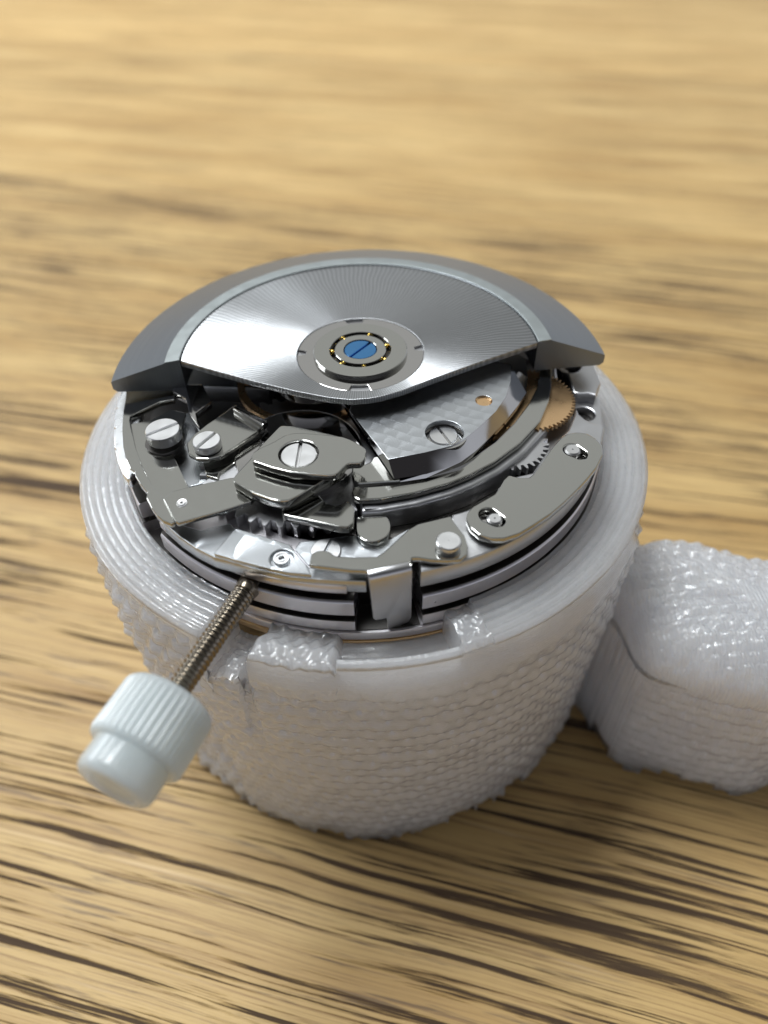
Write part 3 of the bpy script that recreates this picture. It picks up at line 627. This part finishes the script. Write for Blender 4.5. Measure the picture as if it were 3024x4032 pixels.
bv = tab.modifiers.new('edge', 'BEVEL'); bv.width = .03; bv.segments = 2; bv.limit_method = 'ANGLE'; bv.angle_limit = R(50)
c = ell('F', -2.1, 1172, 1385, 110, 235)
lathe('pivot_pin', [(.02, -2.0), (c[2] * .88, -2.0), (c[2] * .97, -2.05), (c[2], -2.12), (c[2], -2.2), (c[2] * .9, -2.28), (c[2] * .9, -2.5), (.02, -2.5)], M['screwhead'], mv, 56, c[0], c[1])
# dark walls and floors added to stand in for shade in the deep cuts
ring_sector('recess_shade_wall', 12.6, 13.35, ma(4.5), ma(-10.8), -3.6, 3.75, M['dark'], bevel=.02)
ring_sector('recess_floor', 12.5, 15.05, ma(3.3), ma(-9.6), -7.08, .055, M['dark'], bevel=.005)  # dark sheet in place of the shade at the bottom of the cut
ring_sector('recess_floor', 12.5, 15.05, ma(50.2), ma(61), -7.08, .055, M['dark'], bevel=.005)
ring_sector('recess_shade_wall', 12.6, 13.35, ma(49), ma(62), -3.6, 3.75, M['dark'], bevel=.02)
# --- the rotor (stands a little proud; parts turn with it)
inner = arc(0, 0, 11.62, -1.0, 181.5, 90)
near = T('R1', 0, [(470, 787), (640, 835), (900, 905), (1150, 965), (1350, 1003), (1480, 1016)]) + T('R2', 0, [(80, 1008), (150, 996), (280, 960), (450, 895), (700, 805), (900, 737), (1040, 690), (1080, 680)])
guil = [p for p in arc(0, 0, 10.75, 1.5, 172.5, 90)]
L0 = at('R1', 0, (470, 787)); R0 = at('R2', 0, (1080, 678))
aL = math.degrees(math.atan2(L0[1], L0[0])) % 360; aR = math.degrees(math.atan2(R0[1], R0[0]))
guil = arc(0, 0, math.hypot(*R0), aR, aL, 90)
rotor = plate('rotor', guil[:-1] + near[:-1], 0, .38, M['sunray'], mv, [circle(0, 0, 3.80, 96)], .03)
# raised-rim weight: band, sloping flank, outer edge, flat underside
wp = [(10.76, -.05), (10.76, .02), (10.82, .05), (11.55, .05), (11.62, .02), (14.85, -.92), (15.0, -1.0), (15.0, -1.5), (14.8, -1.72), (11.0, -2.05), (10.76, -2.0)]
aR2 = math.degrees(math.atan2(*reversed(at('R2', -.9, (1480, 745))))); aL2 = math.degrees(math.atan2(*reversed(at('R1', -.9, (62, 905))))) % 360
print('weight angles', aR, aL, aR2, aL2)
bR = math.degrees(math.atan2(*reversed(at('R2', 0, (1155, 665))))); bL = math.degrees(math.atan2(*reversed(at('R1', 0, (370, 803))))) % 360
print('band', bR, bL)
def angs(r_, a, b, c):      # end angle varies with radius: guilloche edge -> band -> outer corner
    if r_ <= 11.6: t = (r_ - 10.76) / (11.6 - 10.76); return a + (b - a) * max(0, t)
    return b + (c - b) * min(1, (r_ - 11.6) / 3.4)
def weight(name, prof, mat, n=120):
    vs = []; fs = []; m_ = len(prof)
    for i in range(n + 1):
        t = i / n
        for r_, z_ in prof:
            a = angs(r_, aR, bR, aR2); b = angs(r_, aL, bL, aL2); th = R(a + (b - a) * t)
            vs.append((r_ * math.cos(th), r_ * math.sin(th), z_))
    for i in range(n):
        for k in range(m_): fs.append((i * m_ + k, (i + 1) * m_ + k, (i + 1) * m_ + (k + 1) % m_, i * m_ + (k + 1) % m_))
    fs.append(tuple(range(m_))); fs.append(tuple(n * m_ + k for k in range(m_)))
    return mesh(name, vs, fs, mat, rotor, 25)
weight('rotor_weight', wp, M['weight'])
weight('rotor_band', [(10.78, .03), (10.78, .075), (10.82, .085), (11.58, .085), (11.62, .07), (11.62, .03)], M['band'])
# hub
notch = []
for i in range(240):
    a = 360 * i / 240; r_ = 3.78
    for c0, w_, d_ in ((94, 8.5, .42), (-92, 9, .55), (176, 4, .5), (4, 4, .5)):
        dd = (a - c0 + 180) % 360 - 180
        if abs(dd) < w_: r_ = 3.78 - d_
    notch.append((r_ * math.cos(R(a)), r_ * math.sin(R(a))))
plate('hub_washer', notch, -.03, .3, M['mirror'], rotor, [circle(0, 0, 2.4, 64)], .03)
plate('washer_seat', circle(0, 0, 3.9, 96), -.18, .18, M['satin'], rotor, [circle(0, 0, 2.4, 64)], .02)
lathe('bearing_ring', [(1.82, .20), (1.85, .24), (2.76, .24), (2.8, .20), (2.82, -.1), (1.82, -.1)], M['polished'], rotor, 120)
lathe('bearing_core', [(1.0, .21), (1.03, .24), (1.51, .24), (1.54, .21), (1.54, -.3), (1.0, -.3)], M['polished'], rotor, 96)
lathe('bearing_floor', [(.9, -.2), (1.95, -.2), (1.95, -.4), (.9, -.4)], M['dark'], rotor, 64)
for k in range(7):
    a = R(20 + 360 / 7 * k); bm = bmesh.new(); bmesh.ops.create_icosphere(bm, subdivisions=2, radius=.17, matrix=Matrix.Translation((1.68 * math.cos(a), 1.68 * math.sin(a), -.02 + TOP)))
    me = bpy.data.meshes.new('bearing_ball'); bm.to_mesh(me); bm.free(); o = bpy.data.objects.new('bearing_ball', me); COL.objects.link(o); finish(o, 'bearing_ball', M['ball'], rotor, 60)
a = at('H', .3, (690, 560)); b = at('H', .3, (905, 405))
bs = screw('center_screw', 0, 0, .2, .97, .45, math.degrees(math.atan2(b[1] - a[1], b[0] - a[0])), M['blue'], rotor, .15, .16)
# ------------------------------------------------------------------ winding stem and crown
sd = Vector((-.427, -.904, 0)).normalized()
stem = bpy.data.objects.new('winding_stem', None); COL.objects.link(stem); stem.location = (sd.x * 15, sd.y * 15, TOP - 5.0)
tag(stem, 'threaded dark steel winding stem with milky white ribbed crown, sticking out of the movement', 'winding stem')
def axial(name, prof, mat, parent, seg=48, flute=None, twist=0, smooth=40):
    """Turned about the stem's axis; prof: (distance from the movement's centre, radius)."""
    sx = Vector((-sd.y, sd.x, 0)); vs = []; fs = []; n = len(prof)
    for d, r_ in prof:
        for k in range(seg):
            a = 2 * math.pi * k / seg; rr = r_
            if flute: rr = flute(d, r_, a)
            p = sd * d + sx * (rr * math.cos(a)) + Vector((0, 0, rr * math.sin(a))); vs.append((p.x, p.y, p.z - 5.0))
    for i in range(n - 1):
        for k in range(seg): fs.append((i * seg + k, i * seg + (k + 1) % seg, (i + 1) * seg + (k + 1) % seg, (i + 1) * seg + k))
    fs.append(tuple(range(seg))); fs.append(tuple((n - 1) * seg + k for k in range(seg)))
    return mesh(name, vs, fs, mat, parent, smooth)
pitch = .27
def thread_r(d, r_, a): 
    ph = ((d / pitch) + a / (2 * math.pi)) % 1
    return r_ - .10 * abs(2 * ph - 1) ** 1.2
axial('shaft', [(13.0 + i * .03, .60) for i in range(320)], M['thread'], stem, 40, thread_r, smooth=80)
axial('collar', [(13.0, .66), (15.0, .66), (15.12, .63), (15.3, .6), (15.35, .4)], M['thread'], stem, 40)
def ribs(d, r_, a): return r_ - .07 * (abs(math.sin(a * 22)) ** .7) * (1 if 22.1 < d < 24.85 else .15)
axial('crown', [(21.85, .9), (21.86, 1.85), (21.95, 2.05), (22.15, 2.24), (22.3, 2.26), (24.6, 2.26), (24.8, 2.2), (24.88, 2.1), (24.92, 1.86), (25.0, 1.82), (26.0, 1.82), (26.25, 1.76), (26.4, 1.60), (26.42, 1.3), (26.3, 1.25), (26.25, 1.1)], M['crown'], stem, 352, ribs, smooth=50)
